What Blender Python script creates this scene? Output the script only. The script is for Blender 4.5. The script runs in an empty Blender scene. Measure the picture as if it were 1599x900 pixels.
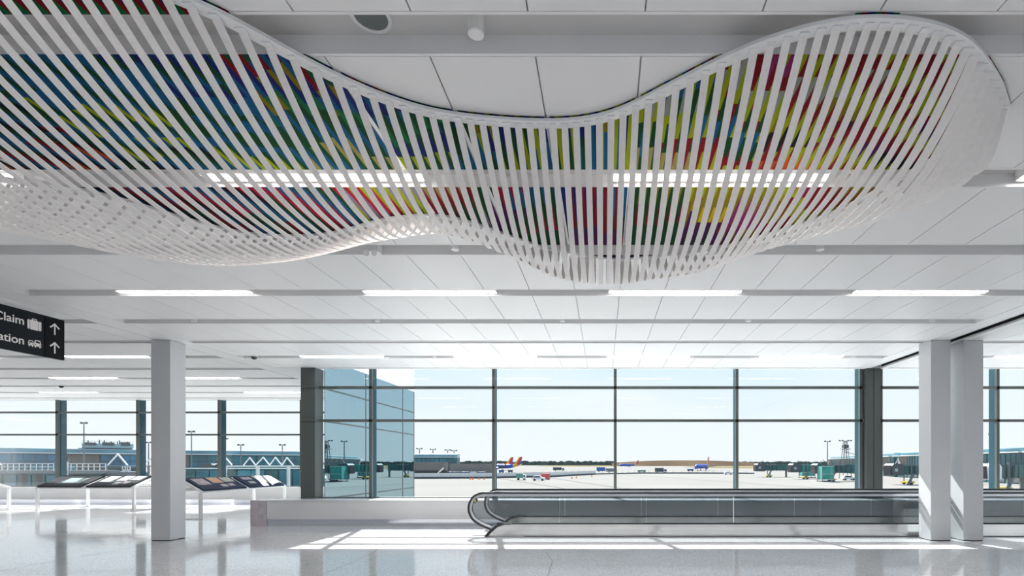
import bpy, math, random
from mathutils import Vector, Matrix
random.seed(7)
S = bpy.context.scene
COL = S.collection
EYE = 1.56                      # eye height above the hall floor
F = 812.0                       # focal length in px of the 1599 px wide frame
# ---------------------------------------------------------------- camera
cd = bpy.data.cameras.new('camera'); cam = bpy.data.objects.new('camera', cd); COL.objects.link(cam)
cam.location = (0, 0, EYE); cam.rotation_euler = (math.pi/2, 0, 0)
cd.sensor_fit = 'HORIZONTAL'; cd.sensor_width = 36; cd.lens = F/1599*36
cd.shift_x = -143.5/1599; cd.shift_y = 274.5/1599; cd.clip_start = .05; cd.clip_end = 6000
S.camera = cam
S.view_settings.view_transform = 'Standard'; S.view_settings.look = 'None'
S.view_settings.gamma = 1; S.view_settings.use_curve_mapping = False
S.view_settings.exposure = 1.12
# ---------------------------------------------------------------- sky and sun
SKY_STRENGTH = 0.49
w = bpy.data.worlds.new('sky'); S.world = w; w.use_nodes = True
nt = w.node_tree; nt.nodes.clear()
tc = nt.nodes.new('ShaderNodeTexCoord'); sep = nt.nodes.new('ShaderNodeSeparateXYZ')
rmp = nt.nodes.new('ShaderNodeValToRGB'); bg = nt.nodes.new('ShaderNodeBackground'); wo = nt.nodes.new('ShaderNodeOutputWorld')
nz = nt.nodes.new('ShaderNodeTexNoise'); nz.inputs['Scale'].default_value = 3.2; nz.inputs['Detail'].default_value = 5
mp = nt.nodes.new('ShaderNodeMapping'); mp.inputs['Scale'].default_value = (1, 1, 4)
md = nt.nodes.new('ShaderNodeMath'); md.operation = 'MULTIPLY_ADD'; md.inputs[1].default_value = -.22
e = rmp.color_ramp.elements
e[0].position = 0; e[0].color = (.93, .958, .975, 1)
e[1].position = .55; e[1].color = (.42, .66, 1.0, 1)
x = e.new(.10); x.color = (.89, .95, 1.0, 1)
x = e.new(.24); x.color = (.66, .84, 1.0, 1)
L = nt.links.new
L(tc.outputs['Generated'], sep.inputs[0]); L(tc.outputs['Generated'], mp.inputs[0]); L(mp.outputs[0], nz.inputs[0])
L(nz.outputs[0], md.inputs[0]); L(sep.outputs['Z'], md.inputs[2])
ad = nt.nodes.new('ShaderNodeMath'); ad.inputs[1].default_value = .11
L(md.outputs[0], ad.inputs[0]); L(ad.outputs[0], rmp.inputs[0]); L(rmp.outputs[0], bg.inputs[0]); L(bg.outputs[0], wo.inputs[0])
bg.inputs[1].default_value = SKY_STRENGTH
sd = bpy.data.lights.new('sun', 'SUN'); sun = bpy.data.objects.new('sun', sd); COL.objects.link(sun)
sd.energy = 8.6; sd.angle = math.radians(.5); sd.color = (1, .975, .94)
sun.rotation_euler = Vector((.24, -1.0, -.965)).to_track_quat('-Z', 'Y').to_euler()
sun.location = (0, 0, 30)

# ---------------------------------------------------------------- materials
def mat(name, c, rough=.5, metal=0.0, spec=.5, noise=0.0, nscale=6.0, bump=0.0, coat=0.0, emit=None, es=0.0):
    m = bpy.data.materials.new(name); m.use_nodes = True
    n = m.node_tree; b = n.nodes['Principled BSDF']
    b.inputs['Base Color'].default_value = (*c, 1); b.inputs['Roughness'].default_value = rough
    b.inputs['Metallic'].default_value = metal; b.inputs['Specular IOR Level'].default_value = spec
    b.inputs['Coat Weight'].default_value = coat
    if emit: b.inputs['Emission Color'].default_value = (*emit, 1); b.inputs['Emission Strength'].default_value = es
    if noise or bump:
        t = n.nodes.new('ShaderNodeTexNoise'); t.inputs['Scale'].default_value = nscale; t.inputs['Detail'].default_value = 4
        g = n.nodes.new('ShaderNodeTexCoord'); n.links.new(g.outputs['Object'], t.inputs['Vector'])
        if noise:
            r = n.nodes.new('ShaderNodeValToRGB'); r.color_ramp.elements[0].position = .3; r.color_ramp.elements[1].position = .7
            r.color_ramp.elements[0].color = (*[max(0, v*(1-noise)) for v in c], 1)
            r.color_ramp.elements[1].color = (*[min(1, v*(1+noise)) for v in c], 1)
            n.links.new(t.outputs[0], r.inputs[0]); n.links.new(r.outputs[0], b.inputs['Base Color'])
        if bump:
            q = n.nodes.new('ShaderNodeBump'); q.inputs['Strength'].default_value = bump
            n.links.new(t.outputs[0], q.inputs['Height']); n.links.new(q.outputs[0], b.inputs['Normal'])
    return m
def glass(name, tint, refl=.08, gtint=(1, 1, 1), rough=0.0):
    m = bpy.data.materials.new(name); m.use_nodes = True; n = m.node_tree; n.nodes.clear()
    o = n.nodes.new('ShaderNodeOutputMaterial'); mx = n.nodes.new('ShaderNodeMixShader')
    t = n.nodes.new('ShaderNodeBsdfTransparent'); t.inputs[0].default_value = (*tint, 1)
    g = n.nodes.new('ShaderNodeBsdfGlossy'); g.inputs[0].default_value = (*gtint, 1); g.inputs['Roughness'].default_value = rough
    lw = n.nodes.new('ShaderNodeLayerWeight'); lw.inputs[0].default_value = .25
    ma = n.nodes.new('ShaderNodeMath'); ma.operation = 'MULTIPLY_ADD'; ma.inputs[1].default_value = .28; ma.inputs[2].default_value = refl
    ma.use_clamp = True
    n.links.new(lw.outputs['Fresnel'], ma.inputs[0]); n.links.new(ma.outputs[0], mx.inputs[0])
    n.links.new(t.outputs[0], mx.inputs[1]); n.links.new(g.outputs[0], mx.inputs[2]); n.links.new(mx.outputs[0], o.inputs[0])
    return m
M = dict(
    ceil=mat('ceiling_paint', (.84, .84, .845), .45, spec=.35),
    ceilb=mat('ceiling_backing', (.55, .55, .56), .8),
    recess=mat('recess_grey', (.62, .62, .62), .5),  # recess tops are greyer than the ceiling panels
    strap=mat('strap_white', (.89, .865, .85), .5, noise=.03, nscale=30, spec=.35),
    rim=mat('rim_white', (.84, .85, .86), .35),
    column=mat('column_paint', (.60, .61, .625), .38, noise=.015, nscale=2),
    sill=mat('sill_panel', (.64, .64, .65), .35, noise=.02, nscale=1.5),
    stone=mat('sill_stone', (.50, .46, .49), .25, noise=.12, nscale=7),
    steel=mat('brushed_steel', (.66, .65, .64), .17, metal=.9, noise=.06, nscale=2.5),
    kick=mat('kick_steel', (.62, .62, .66), .12, metal=.95),
    alu=mat('aluminium', (.72, .73, .75), .25, metal=.8),
    frame=mat('window_frame', (.085, .10, .095), .4, spec=.4),
    fin=mat('window_fin', (.016, .055, .072), .6, spec=.1),
    rubber=mat('handrail_rubber', (.012, .012, .013), .35),
    dark=mat('dark_plastic', (.02, .022, .026), .4),
    slot=mat('joint_black', (.006, .006, .008), .7),
    white=mat('white_paint', (.82, .82, .82), .4),
    lampw=mat('lamp_white', (.84, .84, .84), .4),
    diff=mat('lamp_diffuser', (1, .97, .93), .4, emit=(1, .955, .92), es=15.5),
    sign=mat('sign_charcoal', (.011, .014, .019), .55, spec=.15),
    signd=mat('sign_black', (.004, .005, .007), .55, spec=.15),
    letter=mat('sign_letter', (.80, .77, .76), .5),
    panel=mat('table_graphic', (.02, .023, .028), .6, spec=.2, noise=.25, nscale=5),
    navy=mat('table_navy', (.010, .022, .06), .6, spec=.2, noise=.35, nscale=4),
    paper=mat('paper', (.42, .42, .41), .6, noise=.12, nscale=12),
    photo=mat('photo_print', (.36, .30, .34), .5, noise=.5, nscale=14),
    tan=mat('tan_card', (.55, .33, .2), .6), 
    screen=mat('display_screen', (.36, .46, .46), .15, noise=.12, nscale=3),
    yellow=mat('yellow_tag', (.85, .6, .03), .5),
    glass=glass('window_glass', (.965, .985, .99), .004),
    sglass=glass('balustrade_glass', (.69, .715, .725), .05),
    mirror=glass('facade_glass', (.22, .34, .38), .66, (.52, .72, .80)),
    apron=mat('apron_concrete', (.205, .195, .18), 1, spec=0, noise=.07, nscale=.02),
    jointc=mat('apron_joint', (.12, .12, .12), .9, spec=0),
    grass=mat('dry_grass', (.15, .12, .065), 1, spec=0, noise=.2, nscale=.01),
    hill=mat('bare_earth', (.085, .062, .042), 1, spec=0, noise=.2, nscale=.01),
    tree=mat('tree_leaves', (.02, .028, .025), 1, spec=0, noise=.4, nscale=.05),
    teal=mat('facade_teal', (.035, .16, .21), .15, metal=.2, noise=.5, nscale=.09),
    blue=mat('facade_blue', (.03, .17, .30), .15, metal=.2, noise=.5, nscale=.12),
    clere=mat('clerestory_glass', (.16, .36, .44), .2, metal=.2, noise=.3, nscale=.1),
    roof=mat('roof_metal', (.26, .38, .42), .4, metal=.2),
    beige=mat('wall_beige', (.20, .18, .16), .8, noise=.08, nscale=.3),
    grey=mat('machine_grey', (.17, .19, .195), .6),
    dgrey=mat('machine_dark', (.07, .085, .09), .6),
    green=mat('scaffold_green', (.04, .30, .24), .7, noise=.2, nscale=.6),
    grng=mat('tunnel_green', (.04, .12, .115), .5, noise=.3, nscale=.5),
    pblue=mat('plane_blue', (.03, .09, .48), .35), pred=mat('plane_red', (.65, .03, .04), .4),
    pyel=mat('plane_yellow', (.85, .45, .03), .4), red=mat('cart_red', (.60, .10, .09), .6),
    vblue=mat('cart_blue', (.04, .12, .36), .6), vwhite=mat('vehicle_white', (.78, .79, .8), .35),
    vgreen=mat('vehicle_green', (.12, .28, .22), .5), orange=mat('cone_orange', (.85, .22, .05), .6),
    tyre=mat('tyre', (.02, .02, .02), .8), fencep=mat('fence_panel', (.70, .68, .64), .8),
)
# floor: polished terrazzo with fine speckles
m = mat('terrazzo', (.5, .5, .5), .10, spec=.5, coat=.25); M['floor'] = m
n = m.node_tree; b = n.nodes['Principled BSDF']; b.inputs['Coat Roughness'].default_value = .05
g = n.nodes.new('ShaderNodeTexCoord'); v = n.nodes.new('ShaderNodeTexVoronoi'); v.inputs['Scale'].default_value = 90
r = n.nodes.new('ShaderNodeValToRGB'); r.color_ramp.interpolation = 'LINEAR'
r.color_ramp.elements[0].position = .15; r.color_ramp.elements[0].color = (.46, .455, .455, 1)
r.color_ramp.elements[1].position = .75; r.color_ramp.elements[1].color = (.72, .715, .72, 1)
n.links.new(g.outputs['Object'], v.inputs['Vector'])
sc_ = n.nodes.new('ShaderNodeSeparateColor'); n.links.new(v.outputs['Color'], sc_.inputs[0]); n.links.new(sc_.outputs[0], r.inputs[0])
n.links.new(r.outputs[0], b.inputs['Base Color'])
t = n.nodes.new('ShaderNodeTexNoise'); t.inputs['Scale'].default_value = .9; n.links.new(g.outputs['Object'], t.inputs['Vector'])
q = n.nodes.new('ShaderNodeBump'); q.inputs['Strength'].default_value = .035; q.inputs['Distance'].default_value = .2
n.links.new(t.outputs[0], q.inputs['Height']); n.links.new(q.outputs[0], b.inputs['Normal'])

# ---------------------------------------------------------------- mesh helpers
class MB:
    def __init__(s): s.v = []; s.f = []; s.mi = []; s.mats = []
    def m(s, k):
        if k not in s.mats: s.mats.append(k)
        return s.mats.index(k)
    def add(s, vs, fs, k):
        o = len(s.v); s.v += [tuple(p) for p in vs]; i = s.m(k)
        for f in fs: s.f.append([a+o for a in f]); s.mi.append(i)
        return s
    def box(s, x0, x1, y0, y1, z0, z1, k='white'):
        vs = [(x, y, z) for z in (z0, z1) for y in (y0, y1) for x in (x0, x1)]
        return s.add(vs, [(0, 2, 3, 1), (4, 5, 7, 6), (0, 1, 5, 4), (2, 6, 7, 3), (0, 4, 6, 2), (1, 3, 7, 5)], k)
    def prism(s, poly, a, c, axis, k='white'):       # poly of 2-D points extruded along axis between a and c
        def P(p, t): return {'x': (t, p[0], p[1]), 'y': (p[0], t, p[1]), 'z': (p[0], p[1], t)}[axis]
        N = len(poly); vs = [P(p, a) for p in poly]+[P(p, c) for p in poly]
        fs = [list(range(N))[::-1], list(range(N, 2*N))]+[(i, (i+1) % N, N+(i+1) % N, N+i) for i in range(N)]
        return s.add(vs, fs, k)
    def bar(s, p, q, r, k='white', n=6, r2=None):
        p = Vector(p); q = Vector(q); d = (q-p).normalized()
        u = d.orthogonal().normalized(); w_ = d.cross(u); r2 = r if r2 is None else r2
        vs = [c+(u*math.cos(6.28318*i/n)+w_*math.sin(6.28318*i/n))*rr for c, rr in ((p, r), (q, r2)) for i in range(n)]
        return s.add(vs, [(i, (i+1) % n, n+(i+1) % n, n+i) for i in range(n)]+[list(range(n))[::-1], list(range(n, 2*n))], k)
    def rings(s, rs, k='white', close=True, cap=True):          # list of point rings
        n_ = len(rs[0]); vs = [p for r_ in rs for p in r_]; fs = []
        for j in range(len(rs)-1):
            for i in range(n_ if close else n_-1):
                a = j*n_+i; c = j*n_+(i+1) % n_; fs.append((a, c, c+n_, a+n_))
        if cap: fs += [list(range(n_))[::-1], list(range((len(rs)-1)*n_, len(rs)*n_))]
        return s.add(vs, fs, k)
    def build(s, name, parent=None, smooth=False, world=True, bevel=0):
        me = bpy.data.meshes.new(name); org = Vector((0, 0, 0))
        if parent is not None and world:
            p = parent
            while p is not None: org += p.location; p = p.parent
        me.from_pydata([tuple(Vector(a)-org) for a in s.v], [], s.f)
        for k in s.mats: me.materials.append(M[k])
        me.polygons.foreach_set('material_index', s.mi)
        if smooth: me.polygons.foreach_set('use_smooth', [True]*len(s.f))
        me.update(); o = bpy.data.objects.new(name, me); COL.objects.link(o)
        if parent is not None: o.parent = parent
        if bevel:
            bv = o.modifiers.new('bevel', 'BEVEL'); bv.width = bevel; bv.segments = 2; bv.limit_method = 'ANGLE'
        return o
def tag(o, label, cat, group=None, kind=None):
    if label: o['label'] = label
    if cat: o['category'] = cat
    if group: o['group'] = group
    if kind: o['kind'] = kind
    return o
def thing(name, loc, label, cat, group=None, rz=0, kind=None):
    o = bpy.data.objects.new(name, None); COL.objects.link(o); o.location = loc; o.rotation_euler.z = rz
    o.empty_display_size = .2
    return tag(o, label, cat, group, kind)
def struct(o): o['kind'] = 'structure'; return o
def copy_tree(o, parent=None):
    c = o.copy(); COL.objects.link(c)
    if parent is not None: c.parent = parent
    for ch in [k for k in bpy.data.objects if k.parent == o]: copy_tree(ch, c)
    return c
def B(*a, k='white'): return MB().box(*a, k)

# ---------------------------------------------------------------- the hall's shell
H0 = 4.065                                   # ceiling height
REC = lambda k: 2.900+1.527*k                # near edge of ceiling recess k
RW = .275
floor = struct(B(-48, 22, -6, 21.2, -.3, 0, k='floor').build('floor'))
j = MB()
def joint(pts):
    for (a, c), (d, e_) in zip(pts, pts[1:]):
        j.add([(a-.004, c, .0012), (a+.004, c, .0012), (d+.004, e_, .0012), (d-.004, e_, .0012)], [(0, 1, 2, 3)], 'jointc')
joint([(-3.96, 7.3), (-3.97, 8.3), (-4.05, 9.15), (-4.4, 10.6), (-4.7, 12.9)])
joint([(-.78, 7.22), (-.82, 8.3), (-1.02, 9.15)]); joint([(7.9, 7.2), (7.85, 10.9)]); joint([(-8.77, 5.5), (-8.77, 12.9)])
j.build('floor_joint', floor)
def build_ceiling(name, x0, x1, ks, x_off, y_end):
    c = MB()
    for k in ks:
        a = REC(k); b_ = a+RW; nx = min(REC(k+1), y_end)
        dp = .115 if k != 5 else .03
        # recess channel
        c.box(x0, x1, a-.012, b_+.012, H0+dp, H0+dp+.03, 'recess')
        c.box(x0, x1, a-.012, a, H0+.0, H0+dp, 'ceil'); c.box(x0, x1, b_, b_+.012, H0, H0+dp, 'ceil')
        c.box(x0-.012, x0, a, b_, H0, H0+dp, 'ceil'); c.box(x1, x1+.012, a, b_, H0, H0+dp, 'ceil')
        c.box(x0, x1, b_+.012, b_+.02, H0, H0+.02, 'ceil'); c.box(x0, x1, a-.02, a-.012, H0, H0+.02, 'ceil')
        c.box(x0, x1, b_+.012, nx-.012, H0+.021, H0+.04, 'ceilb')
        p0 = b_+.0235; p1 = nx-.0235; i0 = math.floor((x0-x_off)/.649)
        x = x_off+.649*i0
        while x < x1:
            u0 = max(x, x0)+.005; u1 = min(x+.649, x1)-.005
            if u1-u0 > .05: c.box(u0, u1, p0, p1, H0, H0+.02, 'ceil')
            x += .649
    return c
c = build_ceiling('ceiling', -8.55, 6.62, range(-4, 7), -.4204, 13.62)
c.box(-9.0, -8.77, -3.3, 20.5, H0, H0+.04, 'ceil'); c.box(-8.764, -8.562, -3.3, 13.6, H0, H0+.04, 'ceil'); c.box(-8.764, -7.5, 13.6, 20.5, H0, H0+.04, 'ceil')
c.box(6.632, 7.02, -3.3, 13.62, H0, H0+.04, 'ceil'); c.box(7.27, 7.43, -3.3, 13.62, H0, H0+.04, 'ceil')
c.box(6.99, 7.02, -3.3, 13.62, H0, H0+.3, 'slot'); c.box(7.27, 7.29, -3.3, 13.62, H0+.05, H0+.3, 'slot'); c.box(6.99, 7.3, -3.3, 13.62, H0+.25, H0+.3, 'slot')
struct(c.build('ceiling'))
c = build_ceiling('c', -34, -9.02, range(-4, 12), -.4204, 20.45); struct(c.build('ceiling'))
c = build_ceiling('c', 7.44, 20, range(-4, 7), -.4204, 13.62); struct(c.build('ceiling'))
# roof slab and parapet, header over the glass
struct(MB().box(-34, 20, -3.4, 13.62, H0+.32, 6.7, 'white').box(-34, -7.45, 13.62, 20.45, H0+.32, 6.7, 'white').build('wall_roof'))
struct(B(-7.5, 20, 13.62, 13.72, H0-.005, H0+.6, k='ceil').build('trim_1'))
struct(B(-34, -7.5, 20.45, 20.56, H0-.005, H0+.6, k='ceil').build('trim_2'))
# unseen wall added behind the viewpoint to cut light on the column fronts
struct(B(-34, 20, -6.0, -5.8, 0, 6.7, k='column').build('wall_light_block'))
# ---------------------------------------------------------------- windows
RAILS = (3.575, 2.70)
def window(name, x0, x1, y, mulls, top, sill, fd=.06, mw=.075, fin=.24, finm='fin'):
    r_ = thing(name, (x0, y, sill), None, None, kind='structure')
    for i, mx in enumerate(mulls):
        o = B(mx-mw/2, mx+mw/2, y-fd, y+.02, sill, top, k='frame').build('mullion', r_)
        B(mx-.03, mx+.03, y+.02, y+fin, sill, top, k=finm).build('mullion_fin', o)
    for h in RAILS: B(x0, x1, y-fd, y+.03, h-.035, h+.035, k='frame').build('transom', r_)
    B(x0, x1, y-fd, y+.03, sill-.02, sill+.035, k='frame').build('sill_rail', r_)
    es = [x0]+[m_ for m_ in mulls if x0+.1 < m_ < x1-.1]+[x1]
    for a, c_ in zip(es, es[1:]): B(a, c_, y-.004, y+.004, sill, top, k='glass').build('glass_pane', r_)
    return r_
YG = 13.8
window('window_1', -7.53, 6.9, YG, [-6.17, -2.92, .30, 3.52, 6.80], H0+.35, .64)
window('window_2', 7.25, 20, YG, [7.33, 10.42, 13.64, 16.86], H0+.35, .64)
YL = 20.45
window('window_3', -34, -7.6, YL, [-33.9-.0, -30.9, -27.8, -24.6, -21.46, -18.3, -15.1, -11.88, -8.7], H0+.35, .64, mw=.10, fin=.30)
# wide dark piers in the glass wall
o = MB().box(-7.90, -7.53, 13.55, 13.95, .62, H0, 'frame')
for h in RAILS: o.box(-7.86, -7.50, 13.50, 13.56, h-.035, h+.035, 'frame')
o.build('end_pier'); tag(bpy.data.objects['end_pier'], 'wide dark metal pier at the left end of the main window wall', 'pier')
o = MB().box(6.88, 7.06, 13.62, 14.0, .62, H0, 'frame').box(7.075, 7.25, 13.62, 14.0, .62, H0, 'frame').box(7.05, 7.08, 13.7, 14.0, .62, H0, 'slot')
tag(o.build('joint_pier'), 'wide dark double pier in the window wall behind the paired white columns', 'pier')
# projecting glazed side wall seen through the main window
sw = thing('window_4', (-7.5, 13.9, 0), None, None, kind='structure')
ys = [13.95, 16.35, 19.35, 20.5]
for a, c_ in zip(ys, ys[1:]):
    B(-7.50, -7.485, a, c_, -4.6, 6.7, k='mirror').build('glass_pane', sw)
for h in (4.42, 3.575, 2.70, .62): B(-7.484, -7.47, 13.95, 20.5, h-.02, h+.02, k='frame').build('transom', sw)
for y in (16.35, 19.35, 20.49): B(-7.484, -7.475, y-.012, y+.012, -4.6, 6.7, k='frame').build('mullion', sw)
struct(B(-7.56, -7.51, 13.95, 20.55, 4.35, 6.7, k='white').build('wall_side'))
# sill benches under the glass
def sillbox(name, x0, x1, y0, y1, lab):
    s_ = MB().box(x0, x1, y0, y1, .17, .63, 'sill').box(x0, x1, y0-.012, y1, .63, .645, 'sill')
    o_ = s_.build(name); struct(o_)
    k_ = B(x0, x1, y0+.02, y1, 0, .17, k='kick').build('kick_plate', o_)
    return o_
sillbox('wall_sill_front', -8.42, 20, 12.99, 13.74, '')
sillbox('wall_sill_left', -34, -8.3, 20.22, 20.4, '')
struct(B(-8.3, -7.56, 13.76, 20.2, 0, .64, k='sill').build('wall_sill_side'))
tag(MB().box(-8.83, -8.625, 12.985, 13.76, 0, .64, 'stone').box(-8.62, -8.425, 12.985, 13.76, 0, .64, 'stone').build('stone_end_block'), 'mottled lilac grey stone block closing the left end of the long window sill', 'stone block')
# ---------------------------------------------------------------- columns
def column(x0, x1, y0, y1, lab):
    t_ = thing('column', ((x0+x1)/2, (y0+y1)/2, 0), lab, 'column', 'square white columns')
    MB().box(x0, x1, y0, y1, .012, H0-.004, 'column').build('shaft', t_, bevel=.006)
    B(x0+.01, x1-.01, y0+.01, y1-.01, 0, .012, k='dark').build('base_gap', t_)
column(-9.155, -8.765, 10.51, 10.90, 'square white column standing alone left of the window wall, beside the display tables')
column(6.61, 7.01, 10.51, 10.92, 'square white column on the left side of the pair by the moving walkway')
column(7.27, 7.67, 10.51, 10.92, 'square white column on the right side of the pair by the moving walkway')

# ---------------------------------------------------------------- hanging sculpture
HR = 2.47
ctrl = [(-2.192,2.768),(-1.988,2.974),(-1.766,3.238),(-1.475,3.491),(-1.098,3.670),(-0.430,3.752),(0.032,3.670),(0.445,3.374),(0.793,3.112),(1.116,2.952),(1.443,2.880),(1.816,2.909),(2.161,3.041),(2.521,3.318),(2.704,3.491),(2.887,3.788),(2.598,4.616),(2.293,5.216),(1.801,5.690),(1.188,6.143),(0.445,6.337),(0.055,6.377),(-0.693,6.050),(-1.136,5.658),(-1.582,5.285),(-2.113,5.313),(-2.610,5.533),(-3.122,5.722),(-3.805,5.690),(-4.241,5.356),(-4.537,4.958),(-4.871,4.692),(-5.300,4.563),(-5.750,4.200),(-6.150,3.800),(-6.300,3.300),(-6.100,2.800),(-5.500,2.350),(-4.800,2.130),(-4.050,2.080),(-3.300,2.200),(-2.700,2.450)]
def catmull(c_, n_=8):
    N = len(c_); o_ = []
    for i in range(N):
        p = [Vector(c_[(i+k) % N]) for k in (-1, 0, 1, 2)]
        for q_ in range(n_):
            t_ = q_/n_
            o_.append(.5*(2*p[1]+(p[2]-p[0])*t_+(2*p[0]-5*p[1]+4*p[2]-p[3])*t_*t_+(3*p[1]-p[0]-3*p[2]+p[3])*t_**3))
    return o_
OUT = catmull(ctrl)
for _ in range(6): OUT = [(OUT[i-1]+OUT[i]*2+OUT[(i+1) % len(OUT)])/4 for i in range(len(OUT))]
def offset(c_, d):
    N = len(c_); o_ = []
    for i in range(N):
        t_ = (c_[(i+1) % N]-c_[i-1]).normalized(); o_.append(c_[i]+Vector((-t_.y, t_.x))*d)
    return o_
INN = offset(OUT, .085)         # counter-clockwise outline: left of travel is inside
MID = offset(OUT, .045)
def span(c_, X):
    z = []
    for a, b_ in zip(c_, c_[1:]+c_[:1]):
        if (a.x-X)*(b_.x-X) <= 0 and a.x != b_.x: z.append(a.y+(b_.y-a.y)*(X-a.x)/(b_.x-a.x))
    return (min(z), max(z)) if len(z) > 1 and max(z)-min(z) > .12 else None
KX = [-6.3,-5.5,-4.8,-4.2,-3.6,-3,-2.5,-2,-1.5,-1,-.5,0,.5,1,1.5,2,2.4,2.7,3.]
KD = [.457,.59,.677,.689,.669,.599,.54,.462,.348,.38,.53,.547,.545,.55,.44,.395,.40,.35,.061]
def depth(X):
    i = max(0, min(len(KX)-2, sum(1 for k in KX if k <= X)-1)); t_ = (X-KX[i])/(KX[i+1]-KX[i])
    g_ = lambda a: KD[max(0, min(len(KD)-1, a))]
    p0, p1, p2, p3 = g_(i-1), g_(i), g_(i+1), g_(i+2)
    return max(.05, .5*(2*p1+(p2-p0)*t_+(2*p0-5*p1+4*p2-p3)*t_*t_+(3*p1-p0-3*p2+p3)*t_**3))
sculp = thing('hanging_sculpture', (-1.7, 4.2, H0), 'huge wavy white sculpture of curved ribbons slung in a peanut-shaped rim under the ceiling', 'sculpture')
N = len(OUT); zr = EYE+HR
r_ = MB(); vs = [(p.x, p.y, z) for z in (zr, zr+.022) for c_ in (OUT, INN) for p in c_]
fs = []
for i in range(N):
    k = (i+1) % N
    fs += [(i, N+i, N+k, k), (2*N+i, 2*N+k, 3*N+k, 3*N+i), (i, k, 2*N+k, 2*N+i), (N+i, 3*N+i, 3*N+k, N+k)]
r_.add(vs, fs, 'rim').build('rim', sculp)
for i in range(0, N, 24):
    p = MID[i]; B(p.x-.02, p.x+.02, p.y-.02, p.y+.02, zr+.022, H0+.004, k='rim').build('rim_bracket', sculp)
PITCH = .0845; SWD = .0245
xs = [2.84-PITCH*i for i in range(110)]
rest = MB(); cnt = 0
def strap_mesh(mb, X):
    SWD = .0245+.017*max(0, min(1, (X-2.0)/.5))
    s0 = span(MID, X)
    if not s0: return False
    a, b_ = s0; a += .0; c_ = (a+b_)/2; r0 = (b_-a)/2; d = depth(X)
    u0 = .12-.22*max(0, min(1, (X-.3)/.9))
    NN = 48; L1 = []; tp = .0035
    for i in range(NN+1):
        u = -math.cos(math.pi*i/NN); y = c_+r0*u
        h = zr-.003-d*(1-(abs((u-u0)/(1+u0))**2.0 if u < u0 else abs((u-u0)/(1-u0))**3.2))
        L1.append([(X-SWD, y, h), (X+SWD, y, h), (X+SWD, y, h+tp), (X-SWD, y, h+tp)])
    mb.rings(L1, 'strap')
    for y, sg in ((a, 1), (b_, -1)):     # folded mounting tabs
        mb.box(X-SWD-.001, X+SWD+.001, min(y-.02*sg, y+.022*sg), max(y-.02*sg, y+.022*sg), zr-.008, zr, 'rim')
    return True
for X in xs:
    if cnt < 99:
        mb = MB()
        if strap_mesh(mb, X): mb.build('strap', sculp); cnt += 1
    else: strap_mesh(rest, X)
if rest.v: o = rest.build('strap', sculp); o['kind'] = 'stuff'
# ---------------------------------------------------------------- coloured film on the ceiling panels above it
FC = dict(K=(.004,.005,.009), N=(.008,.018,.16), B=(.006,.095,.23), T=(.012,.14,.19), G=(.004,.055,.015), g=(.006,.15,.045), D=(.005,.08,.04),
          L=(.30,.36,.006), Y=(.60,.42,.006), O=(.22,.17,.006), o=(.45,.07,.012), R=(.20,.004,.010), r=(.38,.005,.03), M=(.26,.02,.13), P=(.07,.008,.09), W=(.30,.33,.30), k=(.30,.27,.08), V=(.23,.20,.30))
for k_, c_ in FC.items(): M['film'+k_] = mat('film_'+str(ord(k_)), tuple(v*.8 for v in c_), .6, spec=.04)
# strips run in depth, three to a period; every region lists what each of the three shows over successive depths
FILM = [(-4.0, ['BGB', 'GBG', 'BGK', 'RGB', 'oKB'], ['KRB', 'KGB']),
        (-3.2, ['BGB', 'BBG', 'LBG', 'BLG', 'KBG'], ['rBK', 'GRB']),
        (-2.5, ['NBG', 'BGB', 'GBG', 'LGB'], ['rBG', 'RBG']),
        (-1.8, ['RDN', 'OBN', 'GgB', 'GGB', 'GkB'], ['rLV', 'RLB']),
        (-1.1, ['DNR', 'ONB', 'GBg', 'GNG', 'GLB'], ['GRk', 'GPV']),
        (-.45, ['OND', 'OGN', 'LGN', 'LGB'], ['rGB', 'rGP', 'GGP']),
        (.20, ['LNO', 'ONL', 'BNL', 'BGL'], ['RNB', 'RNG', 'PGR']),
        (.75, ['RLB', 'WLG', 'LGB', 'RkG'], ['OOG', 'RPG', 'GPG']),
        (1.25, ['RLM', 'WLR', 'LRG', 'GRB', 'RLG'], ['OLO', 'YRO', 'PGO', 'PGP']),
        (1.8, ['RLR', 'RLW', 'RLO', 'RLK', 'oRL'], ['MLO', 'MRO', 'OPR']),
        (9.0, ['RLR', 'RLL', 'RLR', 'PLR', 'KLR'], ['RRO', 'OLR', 'ORP'])]
def film_col(i, X, Z):
    s_ = i % 3; blk = i//3
    q_ = X+.05*math.sin(blk*1.7+s_)
    z = Z+.03*(blk % 9)-.12+.03*math.sin(blk*.9)+.09*math.sin(s_*2.1+blk*.33)
    for lim, near_, far_ in FILM:
        if q_ < lim: break
    if Z < 2.95: return 'film'+'gRN'[s_]
    if Z < 4.5: t_ = (z-3.12)/1.33; pal = near_[max(0, min(len(near_)-1, int(t_*len(near_))))]
    elif Z < 6.05: t_ = (z-4.65)/1.3; pal = far_[max(0, min(len(far_)-1, int(t_*len(far_))))]
    else: pal = 'PGN'
    return 'film'+pal[s_]
film = thing('ceiling_film', (-1.7, 4.2, H0), 'multicoloured striped film in the peanut outline stuck on the ceiling panels above the white ribbons', 'coloured film')
SWF = .0358; FO = offset(OUT, .0)
segcache = {}
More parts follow.
